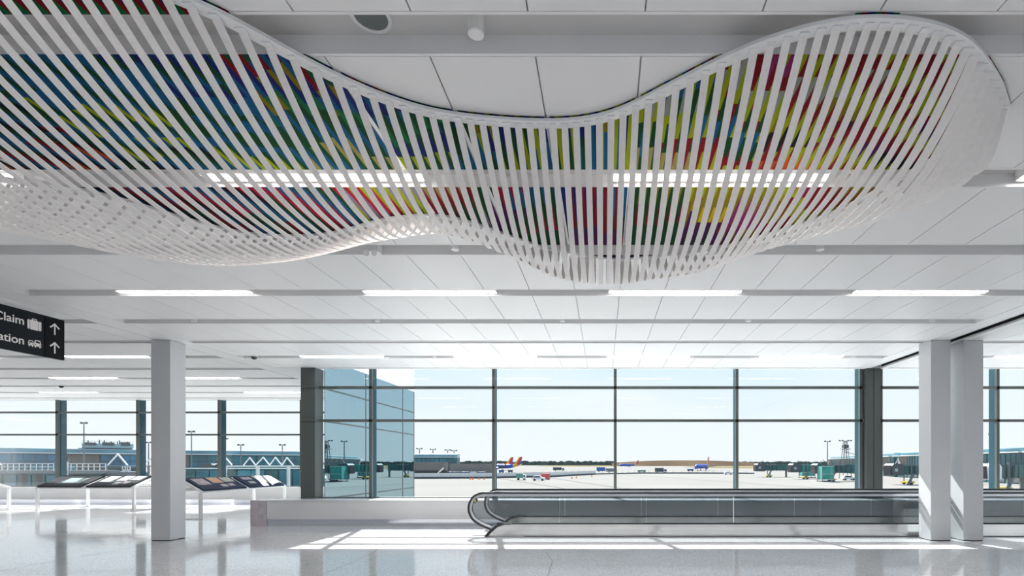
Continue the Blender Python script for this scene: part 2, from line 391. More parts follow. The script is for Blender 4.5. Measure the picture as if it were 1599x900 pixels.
for k in range(-1, 5):
    z0 = REC(k)+RW+.003; z1 = REC(k+1)-.003; mb = MB()
    i0 = int(math.floor(-6.4/SWF)); i1 = int(math.ceil(3.0/SWF))
    for i in range(i0, i1):
        xa = i*SWF; xb = xa+SWF
        ph = ((xa+.4204) % .649)
        if ph < .004 or ph > .649-SWF*.45: continue        # seam between panels stays bare
        sa, sb = span(FO, xa), span(FO, xb)
        if not sa or not sb: continue
        ya = (max(sa[0], z0), min(sa[1], z1)); yb = (max(sb[0], z0), min(sb[1], z1))
        if ya[1]-ya[0] < .01 or yb[1]-yb[0] < .01: continue
        lo, hi = min(ya[0], yb[0]), max(ya[1], yb[1]); n_ = max(1, int((hi-lo)/.06)); last = None; st = 0
        cols = [film_col(i, xa, lo+(hi-lo)*(q_+.5)/n_) for q_ in range(n_)]
        q_ = 0
        while q_ < n_:
            e_ = q_
            while e_ < n_ and cols[e_] == cols[q_]: e_ += 1
            A0 = ya[0]+(ya[1]-ya[0])*q_/n_; A1 = ya[0]+(ya[1]-ya[0])*e_/n_; B0 = yb[0]+(yb[1]-yb[0])*q_/n_; B1 = yb[0]+(yb[1]-yb[0])*e_/n_
            zz = H0-.0015
            mb.add([(xa, A0, zz), (xa, A1, zz), (xb, B1, zz), (xb, B0, zz)], [(0, 1, 2, 3)], cols[q_]); q_ = e_
    if mb.v: mb.build('film_panel', film)

# ---------------------------------------------------------------- ceiling fixtures
lamp0 = None; LL = 1.95
def lamp(x, k, lab):
    global lamp0
    y = REC(k)+.155; z = H0+.012
    if lamp0 is None:
        lamp0 = thing('linear_lamp', (x, y, z), lab, 'ceiling light', 'linear lamps set in the ceiling recesses')
        MB().box(x, x+LL, y-.062, y+.062, z+.006, H0+.113, 'lampw').build('housing', lamp0)
        B(x+.012, x+LL-.012, y-.044, y+.044, z, z+.006, k='diff').build('diffuser', lamp0)
        return lamp0
    c_ = copy_tree(lamp0); c_.location = (x, y, z); c_['label'] = lab; return c_
POS = {-7.13: 'far left', -3.53: 'left', .07: 'right', 3.67: 'far right'}
for x, p in POS.items():
    if x > -7: lamp(x, 1, {-3.53: 'glowing linear lamp seen through the left half of the ribbons', .07: 'glowing linear lamp seen through the right half of the ribbons', 3.67: 'white linear lamp cut by the right edge of the photo, level with the ribbons'}[x])
    lamp(x, 3, {-7.13: 'leftmost', -3.53: 'second from left', .07: 'third from left', 3.67: 'rightmost'}[x]+' of the four bright linear lamps in a row below the sculpture')
    lamp(x, 6, {-7.13: 'leftmost', -3.53: 'second from left', .07: 'third from left', 3.67: 'fourth from left'}[x]+' of the thin linear lamps in the recess just before the window wall')
    lamp(x, -1, 'linear lamp overhead behind the viewpoint'); lamp(x, -3, 'linear lamp overhead behind the viewpoint')  # unseen rows continuing the lamp grid, added to brighten the hall
lamp(-7.13, 1, 'bright linear lamp at the left edge of the photo seen through the sculpture')
lamp(9.2, 6, 'thin linear lamp at the right edge beyond the paired columns')
lamp(-12.67, 6, 'linear lamp left of the lone column, just right of the black hanging sign')
lamp(-16.27, 6, 'linear lamp in the left hall running behind the black hanging sign')
for x, s_ in ((-12.67, 'linear lamp in the third recess of the left hall behind the lone column'), (-16.27, 'linear lamp in the left hall right below the hanging sign'), (-19.87, 'linear lamp in the left hall at the left edge below the sign')): lamp(x, 8, s_)
for x, s_ in ((-12.67, 'faint linear lamp in the farthest left recess right of the lone column'), (-19.87, 'faint linear lamp in the farthest left recess near the left edge')): lamp(x, 10, s_)
dl0 = None
def downlight(x, k, lab, y=None):
    global dl0
    y = REC(k)+.13; z = H0-.005
    if dl0 is None:
        dl0 = thing('cylinder_downlight', (x, y, z), lab, 'downlight', 'small cylinder downlights')
        MB().bar((x, y, z+.003), (x, y, H0+.115), .046, 'lampw', 24).build('housing', dl0, smooth=False)
        MB().bar((x, y, z), (x, y, z+.003), .04, 'white', 24).build('lens', dl0)
        return
    c_ = copy_tree(dl0); c_.location = (x, y, z); c_['label'] = lab
downlight(-.745, 0, 'large white cylinder downlight in the top recess above the dip of the sculpture')
downlight(-1.74, 2, 'white cylinder downlight hanging right of the emergency light, below the narrow waist of the sculpture')
downlight(2.53, 2, 'white cylinder downlight below the right lobe of the sculpture')
for x, s_ in ((-7.2, 'tiny downlight in the fifth recess, leftmost of its row'), (-3.98, 'tiny downlight in the fifth recess, second from left'), (-.73, 'tiny downlight in the fifth recess at the middle of the photo'), (2.54, 'tiny downlight in the fifth recess, fourth from left'), (5.77, 'tiny downlight in the fifth recess, nearest the paired columns')): downlight(x, 4, s_)
for x, s_ in ((-3.97, 'tiny downlight in the last recess before the window, left'), (5.85, 'tiny downlight in the last recess before the window, right end')): downlight(x, 6, s_)
t_ = thing('ceiling_speaker', (-1.363, 3.05, H0+.115), 'round flush ceiling speaker in the top recess, left of the large downlight', 'speaker')
mb = MB(); ring = lambda r0, z: [(-1.363+r0*math.cos(a*math.pi/18), 3.04+r0*math.sin(a*math.pi/18), z) for a in range(36)]
mb.rings([ring(.115, H0+.114), ring(.115, H0+.105), ring(.095, H0+.105), ring(.095, H0+.112)], 'white', cap=False).build('trim_ring', t_)
MB().rings([ring(.095, H0+.1135), ring(.095, H0+.110)], 'grey').build('grille', t_)
t_ = thing('emergency_light', (-2.73, 6.12, H0), 'small white twin-head emergency light below the waist of the sculpture', 'emergency light')
B(-2.83, -2.64, 6.08, 6.2, H0-.02, H0+.115, k='lampw').build('housing', t_)
for x in (-2.78, -2.69): MB().bar((x, 6.1, H0-.03), (x+.02, 6.04, H0-.055), .028, 'white', 12, .035).build('lamp_head', t_)
def dome(x, k, lab):
    y = REC(k)+.13; t__ = thing('dome_camera', (x, y, H0), lab, 'camera', 'black dome cameras')
    MB().bar((x, y, H0+.113), (x, y, H0+.0), .075, 'lampw', 20).build('mount', t__)
    R_ = [[(x+.065*math.cos(ph)*math.cos(a*math.pi/8), y+.065*math.cos(ph)*math.sin(a*math.pi/8), H0-.065*math.sin(ph)) for a in range(16)] for ph in (0, .4, .8, 1.2, 1.5)]
    MB().rings(R_, 'dark').build('dome', t__, smooth=True)
dome(-8.2, 6, 'black dome camera on the ceiling just right of the lone column top'); dome(-17.5, 9, 'black dome camera on the ceiling of the left hall below the sign')
t_ = MB().bar((8.85, 10.0, H0), (8.85, 10.0, H0-.045), .075, 'white', 20, .055); tag(t_.build('smoke_detector'), 'round white smoke detector on the ceiling at the right edge of the photo', 'smoke detector')

# ---------------------------------------------------------------- hanging sign
SX = -9.12
sg = thing('hanging_sign', (SX, 7.9, 3.31), 'black hanging direction sign with white words, suitcase and car icons and two up arrows', 'sign')
B(SX-.05, SX, 7.2, 8.475, 3.307, 3.98, k='sign').build('sign_board', sg)
o = B(SX-.05, SX+.001, 8.485, 8.79, 3.307, 3.98, k='signd').build('arrow_board', sg)
for y in (7.4, 7.75): MB().bar((SX-.025, y, 3.98), (SX-.025, y, H0), .012, 'alu').build('hanger', sg)
ys_ = lambda px: F*-SX/(943-px)
def words(s_, y_right, z, size, name):
    cu = bpy.data.curves.new(name, 'FONT'); cu.body = s_; cu.size = size; cu.align_x = 'RIGHT'; cu.extrude = .0012; cu.offset = .0022
    tmp = bpy.data.objects.new('tmp', cu); COL.objects.link(tmp)
    dg = bpy.context.evaluated_depsgraph_get(); dg.update()
    me = bpy.data.meshes.new_from_object(tmp.evaluated_get(dg)); bpy.data.objects.remove(tmp)
    me.materials.clear(); me.materials.append(M['letter'])
    o_ = bpy.data.objects.new(name, me); COL.objects.link(o_); o_.parent = sg
    o_.location = Vector((SX+.0025, y_right, z))-sg.location; o_.rotation_euler = (math.pi/2, 0, math.pi/2)
    return o_
words('Claim', 8.185, 3.745, .178, 'sign_text')['label'] = 'white word Claim'
words('ation', 8.185, 3.435, .178, 'sign_text')['label'] = 'white letters ation'
def flat(mb, pts, k='letter', t0=.0015): mb.prism(pts, SX+t0, SX+t0+.0015, 'x', k)
def arrow(yc, zc):
    mb = MB(); w_ = .011
    flat(mb, [(yc-w_, zc-.095), (yc+w_, zc-.095), (yc+w_, zc+.075), (yc-w_, zc+.075)])
    for s_ in (1, -1):
        p = [(yc, zc+.098), (yc, zc+.066), (yc+s_*.062, zc+.006), (yc+s_*.080, zc+.022)]
        flat(mb, p if s_ < 0 else p[::-1])
    mb.build('arrow', sg)
arrow(8.635, 3.795); arrow(8.635, 3.485)
def rr(y0, y1, z0, z1, r0=.015):
    return [(y0+r0, z0), (y1-r0, z0), (y1, z0+r0), (y1, z1-r0), (y1-r0, z1), (y0+r0, z1), (y0, z1-r0), (y0, z0+r0)]
mb = MB(); flat(mb, rr(8.225, 8.258, 3.70, 3.855)); flat(mb, rr(8.265, 8.385, 3.70, 3.855, .004)); flat(mb, rr(8.392, 8.428, 3.70, 3.855))
flat(mb, rr(8.295, 8.357, 3.868, 3.88, .004)); flat(mb, rr(8.291, 8.302, 3.852, 3.88, .003)); flat(mb, rr(8.350, 8.361, 3.852, 3.88, .003)); mb.build('suitcase_icon', sg)
mb = MB()
for y0, y1, z1 in ((8.235, 8.315, 3.525), (8.322, 8.425, 3.545)):
    h_ = z1-3.44; w_ = y1-y0
    flat(mb, [(y0, 3.445), (y1, 3.445), (y1, 3.445+h_*.5), (y1-w_*.14, z1), (y0+w_*.14, z1), (y0, 3.445+h_*.5)])
    flat(mb, [(y0+w_*.16, 3.445+h_*.52), (y1-w_*.16, 3.445+h_*.52), (y1-w_*.24, z1-.014), (y0+w_*.24, z1-.014)], 'sign', .0032)
    for a in (y0+.008, y1-.026): flat(mb, rr(a, a+.018, 3.425, 3.447, .003))
    for a in (y0+w_*.17, y1-w_*.17): flat(mb, rr(a-.007, a+.007, 3.464, 3.477, .003), 'sign', .0032)
mb.build('cars_icon', sg)

# ---------------------------------------------------------------- moving walkway
wk = thing('moving_walkway', (0, 11.9, 0), 'long moving walkway with tinted glass sides and black handrails before the window', 'moving walkway')
P8 = [(540,715),(420,665),(320,600),(270,520),(255,440),(275,350),(330,280),(420,243),(500,238)]
loop = []
for a, c_ in P8:
    x = 700+a/8.18; y = 740+c_/8.18; loop.append(((x-943)*11.2/F, EYE-(y-724.5)*11.2/F))
def smooth_path(p, n_=5):
    o_ = []
    for i in range(len(p)-1):
        q_ = [Vector(p[max(0, min(len(p)-1, i+k))]) for k in (-1, 0, 1, 2)]
        for s_ in range(n_):
            t_ = s_/n_; o_.append(.5*(2*q_[1]+(q_[2]-q_[0])*t_+(2*q_[0]-5*q_[1]+4*q_[2]-q_[3])*t_*t_+(3*q_[1]-q_[0]-3*q_[2]+q_[3])*t_**3))
    o_.append(Vector(p[-1])); return o_
loop = smooth_path(loop)+[Vector((18, loop[-1][1]))]
def inset(p, d):
    o_ = []
    for i in range(len(p)):
        t_ = (p[min(i+1, len(p)-1)]-p[max(i-1, 0)]).normalized(); o_.append(p[i]+Vector((t_.y, -t_.x))*d)
    return o_
def ribbon(mb, p, d0, d1, y0, y1, k):
    a, b_ = inset(p, d0), inset(p, d1)
    mb.rings([[(u.x, y0, u.y), (u.x, y1, u.y), (v_.x, y1, v_.y), (v_.x, y0, v_.y)] for u, v_ in zip(a, b_)], k)
for yc, lab in ((11.2, 'near'), (12.72, 'far')):
    mb = MB(); ribbon(mb, loop, -.006, .032, yc-.04, yc+.04, 'rubber'); hr = mb.build('handrail', wk)
    mb = MB(); ribbon(mb, loop, .033, .085, yc-.022, yc+.022, 'alu'); ribbon(mb, loop, .085, .095, yc-.016, yc+.016, 'dark'); mb.build('handrail_profile', wk)
    g_ = inset(loop, .095)
    # curved end pane and straight panes
    end = [v_ for v_ in g_ if v_.x < -1.9]
    poly = [(v_.x, v_.y) for v_ in end]+[(-.96, g_[-1].y), (-.96, .24), (end[0].x, .24)]
    MB().prism(poly, yc-.006, yc+.006, 'y', 'sglass').build('glass_pane', wk)
    x = -.95
    while x < 17.5:
        B(x, x+1.86, yc-.006, yc+.006, .24, g_[-1].y, k='sglass').build('glass_pane', wk); x += 1.872
    f_, bk = yc-.09, yc+.14
    if lab == 'far': f_, bk = yc-.14, yc+.24
    poly = [(-2.53, .004), (18, .004), (18, .262), (-2.16, .262), (-2.30, .20), (-2.45, .08)]
    MB().prism(poly, f_, bk, 'y', 'steel').build('skirt', wk)
    nose = [(-2.56, .0), (-2.49, .0), (-2.40, .09), (-2.27, .205), (-2.13, .255), (-1.98, .262), (-1.98, .285), (-2.15, .285), (-2.32, .235), (-2.47, .11)]
    MB().prism(nose, f_-.008, bk+.004, 'y', 'rubber').build('skirt_end_trim', wk)
    if lab == 'near':
        MB().box(-2.85, -2.5, yc+.1, yc+.2, 0, .012, 'dark').build('floor_edge_strip', wk)
        B(-1.7, 18, f_-.004, f_, 0, .012, k='dark').build('skirt_base_line', wk)
        for x in (2.79,): B(x, x+.006, yc-.01, yc+.01, .26, .86, k='white').build('pane_seal', wk)
    B(-2.3, 18, yc-.02, yc+.02, .262, .285, k='dark').build('pane_clamp', wk)
    i = 24; p = loop[i]; q_ = loop[i+5]
B(-2.45, -1.3, 11.35, 12.57, 0, .008, k='steel').build('comb_plate', wk)
mb = MB(); x = -1.3
while x < 18: mb.box(x, x+.38, 11.35, 12.57, 0, .006, 'dgrey'); x += .4
mb.build('pallet_belt', wk)
p, q_ = inset(loop, .10)[26], inset(loop, .10)[31]
o = MB().bar((p.x, 11.15, p.y), (q_.x, 11.15, q_.y), .03, 'dark', 8).build('handrail_sensor', wk)
p, q_ = p+(q_-p)*.25, p+(q_-p)*.7
MB().bar((p.x, 11.135, p.y), (q_.x, 11.135, q_.y), .018, 'yellow', 8).build('warning_tag', o)['label'] = 'yellow tag'

# ---------------------------------------------------------------- exhibition tables
def table(lab, loc, rz, Lx, W, style, panels):
    t_ = thing('display_table', loc, lab, 'display table', 'white-framed sloping display tables', rz)
    E0, A0 = .79, 1.13; h = W/2; hl = Lx/2
    LG = dict(world=False)
    fr = MB()
    for x in (-hl, hl-.06):                  # gable ends
        fr.prism([(-h, E0-.05), (-h, E0), (0, A0), (h, E0), (h, E0-.05), (0, A0-.1)], x, x+.06, 'x', 'white')
    for y in (-h, h-.04): fr.box(-hl+.06, hl-.06, y, y+.04, E0-.05, E0-.002, 'white')
    sl = (A0-E0)/h
    fr.add([(-hl+.06, -h, E0-.004), (hl-.06, -h, E0-.004), (hl-.06, 0, A0-.004), (-hl+.06, 0, A0-.004), (-hl+.06, h, E0-.004), (hl-.06, h, E0-.004)], [(0, 1, 2, 3), (3, 2, 5, 4)], 'white')
    fr.build('frame', t_, **LG)
    for x in (-hl, hl-.07):
        for y in (-h, h-.07): B(x, x+.07, y, y+.07, 0, E0-.05, k='white').build('leg', t_, **LG)
        B(x+.02, x+.05, -h+.07, h-.07, 0.0, .03, k='white').build('floor_rail', t_, **LG)
    pw = (Lx-.25)/panels
    for side in (-1, 1):
        for i in range(panels):
            x0 = -hl+.08+i*(pw+.11)*((Lx-.16)/(panels*pw+(panels-1)*.11)); x1 = x0+pw-.06
            def pt(x, s_, up): y = side*(h-s_*h); return (x, y, E0+sl*s_*h+up)
            def slab(mb, xa, xb, sa, sb, u0, u1, k_):
                vs_ = [pt(a_, s_, u_) for u_ in (u0, u1) for s_ in (sa, sb) for a_ in (xa, xb)]
                mb.add(vs_, [(0, 2, 3, 1), (4, 5, 7, 6), (0, 1, 5, 4), (2, 6, 7, 3), (0, 4, 6, 2), (1, 3, 7, 5)], k_)
            mb = MB(); slab(mb, x0, x1, -.02, .93, -.002, .045, style[i % len(style)]); pn = mb.build('graphic_panel', t_, **LG)
            w_ = x1-x0
            if style[0] == 'panel' and i == 0:
                mb = MB(); slab(mb, x0+w_*.28, x1-w_*.14, .16, .82, .045, .05, 'dark'); slab(mb, x0+w_*.36, x1-w_*.22, .24, .66, .05, .054, 'screen'); mb.build('screen', pn, **LG)
            elif i == 1 and style[0] == 'navy':
                mb = MB(); slab(mb, x0+w_*.45, x0+w_*.8, .3, .9, .05, .056, 'paper'); slab(mb, x0+w_*.62, x0+w_*.92, .1, .42, .056, .06, 'paper'); mb.build('open_book', pn, **LG)
                mb = MB(); slab(mb, x0+w_*.15, x0+w_*.32, .25, .45, .046, .05, 'paper'); slab(mb, x0+w_*.12, x0+w_*.38, .6, .85, .046, .05, 'photo'); mb.build('photo_card', pn, **LG)
            else:
                for (a_, c_, s0, s1, kk) in ((.08, .34, .35, .85, 'photo' if style[0] == 'navy' else 'paper'), (.42, .66, .45, .9, 'tan' if style[0] == 'navy' else 'paper'), (.70, .94, .5, .88, 'paper'), (.5, .64, .12, .32, 'paper'), (.68, .82, .15, .36, 'photo')):
                    mb = MB(); slab(mb, x0+w_*a_, x0+w_*c_, s0, s1, .046, .05, kk); mb.build('printed_card', pn, **LG)
    return t_
table('display table with dark panels, a screen and papers, standing left of the lone column', (-17.05, 17.95, 0), 0, 3.25, 1.75, ['panel'], 2)
table('display table with navy panels and an open book, right of the lone column', (-11.85, 16.5, 0), math.pi/2, 3.9, 1.15, ['navy'], 2)
table('white-framed display table cut off by the left edge of the photo', (-21.6, 16.65, 0), 0, 3.25, 1.75, ['panel', 'panel'], 2)

# ================================================================ outdoors
GZ = -4.64
PX = lambda px, Y: (px-943)*Y/F
PZ = lambda py, Y: EYE+(724.5-py)*Y/F
apron = struct(B(-3500, 3500, 21.5, 4200, GZ-1, GZ, k='apron').build('floor_apron'))
struct(B(-300, 300, -400, 21.5, GZ-1, GZ, k='apron').build('floor_apron_near'))  # unseen ground under and behind the hall, extended to bounce light onto the ceiling
mb = MB()
for (x0, y0, x1, y1, w_) in ((-10, 130, -60, 260, .5), (8, 118, -30, 250, .5), (60, 110, 10, 300, .4)):
    mb.add([(x0-w_, y0, GZ+.02), (x0+w_, y0, GZ+.02), (x1+w_, y1, GZ+.02), (x1-w_, y1, GZ+.02)], [(0, 1, 2, 3)], 'jointc')
mb.build('apron_joint', apron)
for a in ((-190, 80, 1150, 1900), (140, 430, 620, 1150), (60, 800, 1300, 2000)):
    x0, x1, y0, y1 = a; pts = [(x0+(x1-x0)*.5*(1-math.cos(t_)), y0+(y1-y0)*(.5+.5*math.sin(t_)*(1 if 1 else 0)), GZ+.05) for t_ in [math.pi*2*i/40 for i in range(40)]]
    pts = [((x0+x1)/2-(x1-x0)/2*math.cos(2*math.pi*i/40), (y0+y1)/2+(y1-y0)/2*math.sin(2*math.pi*i/40), GZ+.05) for i in range(40)]
    MB().add(pts, [list(range(40))[::-1]], 'grass').build('grass_field', apron)
def ridge(name, pxs, Y, depth_, k, lab, cat, jit=0, kind=None):
    mb = MB(); R_ = []
    for px, py in pxs:
        x = PX(px, Y); z = PZ(py, Y)+random.uniform(-jit, jit)
        R_.append([(x, Y-depth_, GZ-.2), (x, Y-depth_*.3, GZ+(z-GZ)*.8), (x, Y, z), (x, Y+depth_, GZ-.2)])
    mb.rings(R_, k); return tag(mb.build(name), lab, cat, kind=kind)
ridge('earth_mound', [(955+5*i, 723.6-4.4*math.sin(math.pi*min(1, max(0, (i/45))))**.7) for i in range(46)], 1500, 120, 'hill', 'low brown earth mound on the horizon behind the parked aircraft', 'mound')
ridge('distant_ridge', [(500+25*i, 722.5+.4*math.sin(i)) for i in range(60)], 2600, 200, 'hill', 'long low brown ridge along the whole horizon', 'ridge')
ridge('treeline', [(560+3*i, 720.6+random.uniform(-.8, .8)) for i in range(135)], 1900, 40, 'tree', 'distant dark treeline on the horizon left of the earth mound', 'trees', 1.0, 'stuff')
ridge('treeline', [(1150+3*i, 721.4+random.uniform(-.6, .6)) for i in range(60)], 1900, 40, 'tree', 'distant treeline on the horizon behind the right jet bridges', 'trees', 1.0, 'stuff')

def facade(lab, p0, p1, glassk, dz=0, base='grng', bay=9.0, top=6.7):
    p0, p1 = Vector(p0), Vector(p1); d = p1-p0; Lg = d.length; ang = math.atan2(d.y, d.x)
    t_ = thing('terminal_building', (p0.x, p0.y, GZ), lab, 'building', 'airport terminal buildings', ang)
    z = lambda h: h-GZ
    W = dict(world=False)
    MB().box(0, Lg, .6, 9, 0, z(4.9+dz), base).build('wall', t_, **W)
    MB().box(0, Lg, -2.0, 10, z(4.9+dz), z(5.15+dz), 'white').build('eave', t_, **W)
    MB().box(0, Lg, 2, 8.6, z(5.15+dz), z(6.3+dz), 'clere').build('clerestory', t_, **W)
    MB().prism([(.5, z(6.3+dz)), (9.5, z(6.3+dz)), (9.5, z(6.5+dz)), (5, z(7.0+dz)), (.5, z(6.6+dz))], 0, Lg, 'x', 'roof').build('roof', t_, **W)
    n_ = max(1, int(Lg/bay)); bw = Lg/n_
    for i in range(n_):
        k_ = glassk if (i*7 % 5) else 'beige'
        o_ = MB().box(i*bw+.25, (i+1)*bw-.25, .35, .6, z(.4+dz), z(4.6+dz), k_).build('window', t_, **W)
        if k_ != 'beige':
            m_ = MB()
            for q_ in (1, 2, 3): m_.box(i*bw+bw*q_/4-.08, i*bw+bw*q_/4+.08, .25, .35, z(.4+dz), z(4.6+dz), 'dgrey')
            m_.box(i*bw+.25, (i+1)*bw-.25, .25, .35, z(2.2+dz), z(2.4+dz), 'dgrey').build('window_frame', o_, **W)
        MB().box(i*bw+.8, (i+1)*bw-.8, .4, .6, z(-4.2), z(-.6+dz), 'dgrey' if i % 3 else 'teal').build('service_door', t_, **W)
    MB().box(0, Lg, -.6, .6, z(-.1+dz), z(.25+dz), 'grey').build('ledge', t_, **W)
    return t_
facade('long blue glass terminal building beyond the left hall, left stretch', (-215, 135), (-166, 186), 'blue')
facade('long blue glass terminal building beyond the left hall, stretch behind the lone column', (-163, 188), (-118, 214), 'teal')
facade('teal glass terminal building seen through the window at the far right edge', (124, 151), (112, 130), 'teal')
facade('teal glass terminal building seen between the dark pier and the paired columns', (134, 238), (124, 153), 'teal')
facade('dark glass terminal building behind the jet bridges on the right', (172, 400), (135, 243), 'teal')
facade('green glass terminal building beyond the projecting glazed wall, left of the aircraft tails', (-125, 275), (-79, 279), 'teal')
# rooftop plant and mast details
t_ = thing('rooftop_plant', (-174.5, 183, 7.03), 'boxy rooftop plant room with pipes on the left terminal roof', 'plant room', rz=math.radians(46)); W = dict(world=False)
MB().box(-6.5, 6.5, -2.5, 2.5, 0, 1.5, 'roof').build('plant_body', t_, **W)
for a, c_ in ((-6, -3), (-1.5, 1.5), (3.2, 5.6)): MB().box(a, c_, -2.7, 1.5, .8, 2.0+.2*a/6, 'dgrey').build('plant_unit', t_, **W)
for a in (-5, -2.2, -1, .8, 2.4, 2.9, 5): MB().bar((a, -1, 1.4), (a, -1, 2.5+.3*math.sin(a*5)), .16, 'dgrey').build('vent_pipe', t_, **W)
mb = MB()
for i in range(14): mb.bar((-6.4+i*.98, -2.4, 1.5), (-6.4+i*.98, -2.4, 2.3), .05, 'grey', 4)
mb.bar((-6.4, -2.4, 2.3), (6.4, -2.4, 2.3), .05, 'grey', 4).build('railing', t_, **W)
def link(lab, a, b_, top, Y, dep):
    t__ = thing('glass_link', (PX(a, Y), Y, GZ), lab, 'building', 'low glass link buildings')
    MB().box(PX(a, Y), PX(b_, Y), Y+.2, Y+dep, GZ, PZ(top, Y), 'grng').build('wall', t__)
    n_ = int((b_-a)/21)
    for i in range(n_):
        x0 = PX(a+(b_-a)*i/n_, Y)+.12; x1 = PX(a+(b_-a)*(i+1)/n_, Y)-.12
        MB().box(x0, x1, Y, Y+.2, GZ+.6, PZ(top+2, Y), ('teal', 'grng', 'teal')[i % 3]).build('glass_bay', t__)
    MB().box(PX(a, Y), PX(b_, Y), Y-.3, Y+dep, PZ(top, Y), PZ(top-1.2, Y), 'roof').build('roof', t__)
link('low green glass link building below the left hall windows, left of the gate board', -40, 160, 740, 78, 8)
link('low dark glass link building behind the zigzag truss', 262, 500, 733, 122, 8)
def mast(px, top, Y, lab, base=GZ, heads=2):
    x = PX(px, Y); z = PZ(top, Y); t__ = thing('light_mast', (x, Y, base), lab, 'light mast', 'apron light masts')
    r0 = max(.12, Y*.0008)
    MB().bar((x, Y, base), (x, Y, z), r0*1.5, 'grey', 6, r0).build('pole', t__)
    MB().bar((x-Y*.004, Y, z), (x+Y*.004, Y, z), r0*.8, 'grey', 4).build('crossarm', t__)
    for s_ in (-1, 1): MB().box(x+s_*Y*.0045-Y*.0012, x+s_*Y*.0045+Y*.0012, Y-.3, Y+.3, z-.3, z+Y*.0012, 'dgrey').build('lamp_head', t__)
mast(131, 660.5, 140, 'tallest light mast, left of the lone column in front of the blue terminal')
mast(299, 674, 150, 'light mast just right of the lone column')
mast(351, 685, 160, 'light mast beside a window mullion right of the lone column')
mast(376, 695, 190, 'light mast second right of the lone column'); mast(441, 695, 190, 'light mast nearest the dark end pier')
mast(232, 691, 180, 'short light mast just left of the lone column')
mast(1292, 689.5, 215, 'thin tall light mast behind the green scaffolds'); mast(1549, 678, 130, 'light mast right of the paired columns')
for px, tp, s_ in ((655, 701, 'leftmost'), (676, 702, 'second'), (699, 703, 'third'), (709, 704, 'rightmost')): mast(px, tp, 281, s_+' of the small masts on the green terminal beyond the glazed wall', 7.05)
# lattice tower
Yt = 215; xt = PX(1320, Yt)
t_ = thing('radio_tower', (xt, Yt, GZ), 'dark lattice tower with a wide antenna crossbar above the right terminal', 'tower')
mb = MB()
zt = PZ(689, Yt); zb = PZ(716, Yt)
for s_ in (-1, 1):
    for q_ in (-1, 1): mb.bar((xt+s_*1.8, Yt+q_*1.8, GZ), (xt+s_*.5, Yt+q_*.5, zt), .13, 'dgrey', 4)
for i in range(8):
    za = zb+(zt-zb)*i/8; zc = zb+(zt-zb)*(i+1)/8; mb.bar((xt-.9, Yt, za), (xt+.8, Yt, zc), .1, 'dgrey', 4); mb.bar((xt+.9, Yt, za), (xt-.8, Yt, zc), .1, 'dgrey', 4)
mb.build('lattice', t_)
MB().bar((xt-2.6, Yt, zt), (xt+2.6, Yt, zt), .14, 'dgrey', 4).build('crossbar', t_)
for s_ in (-2.4, -1.2, 1.2, 2.4): MB().box(xt+s_-.25, xt+s_+.25, Yt-.2, Yt+.2, zt-.1, zt+.4, 'dgrey').build('antenna', t_)
MB().box(xt-1.0, xt+1.0, Yt-1, Yt+1, PZ(700, Yt), PZ(695, Yt), 'dgrey').build('cabin', t_)
MB().box(xt-1.6, xt+1.6, Yt-1.4, Yt+1.4, PZ(702, Yt), PZ(701, Yt), 'grey').build('platform', t_)
MB().bar((xt, Yt, PZ(706, Yt)), (xt+8.5, Yt+3, PZ(713, Yt)), .12, 'dgrey', 4).build('brace', t_)

# ---------------------------------------------------------------- jet bridges
def bridge(lab, px, foot, ang, Lt, tk='grng', cabk='dgrey', deck=.2):
    Y = (EYE-GZ)*F/(foot-724.5); x = PX(px, Y)
    t_ = thing('jet_bridge', (x, Y, GZ), lab, 'jet bridge', 'jet bridges on the apron', ang)
    W = dict(world=False); z0 = 3.1+deck
    cab = [(-1.9, z0-.6), (1.9, z0-.6), (1.9, z0+2.2), (1.2, z0+2.9), (-1.4, z0+2.9), (-2.2, z0+2.2)]
    c_ = MB().prism(cab, -1.9, 1.9, 'y', cabk).build('cab', t_, **W)
    MB().box(-2.3, -1.9, -1.6, 1.6, z0-.4, z0+2.4, 'dark').build('canopy', c_, **W)
    MB().box(-1.2, -.2, -1.95, -1.9, z0+.6, z0+1.5, 'paper').build('placard', c_, **W)
    MB().box(1.9, 1.9+Lt*.5, -1.3, 1.3, z0-.2, z0+2.3, tk).build('outer_tunnel', t_, **W)
    MB().box(1.9+Lt*.5, 1.9+Lt, -1.5, 1.5, z0-.3, z0+2.6, tk).build('inner_tunnel', t_, **W)
    mb = MB(); n_ = int(Lt/1.6)
    for i in range(n_): xx = 2.2+i*Lt/n_; mb.box(xx, xx+.15, -1.6, 1.6, z0-.35, z0+2.65, 'dgrey')
    mb.build('tunnel_rib', t_, **W)
    for s_ in (-1, 1): MB().bar((4.5, s_*1.5, .6), (4.5, s_*1.5, z0+3.2), .2, 'grey').build('lift_post', t_, **W)
    MB().box(3.6, 5.4, -1.8, 1.8, .5, .95, 'yellow').build('drive_frame', t_, **W)
    for s_ in (-1, 1): MB().bar((4.5, s_*1.5-.25, .5), (4.5, s_*1.5+.25, .5), .5, 'tyre', 12).build('wheel', t_, **W)
    MB().bar((1.9+Lt, 0, 0), (1.9+Lt, 0, z0), .5, 'grey', 8).build('support_post', t_, **W)
    MB().prism([(2.5, 0), (2.9, 0), (4.9, z0-.2), (4.4, z0-.2)], -2.6, -2.0, 'y', 'grey').build('service_stair', t_, **W)
    for a_ in (0, 1): MB().bar((.5+2*a_, 0, z0+2.9), (1.5, 0, z0+4.4), .09, 'grey', 4).build('cab_frame', t_, **W)
    return t_
bridge('jet bridge farthest left on the right apron, with grey cab and yellow wheels', 1186, 745.5, .12, 11)
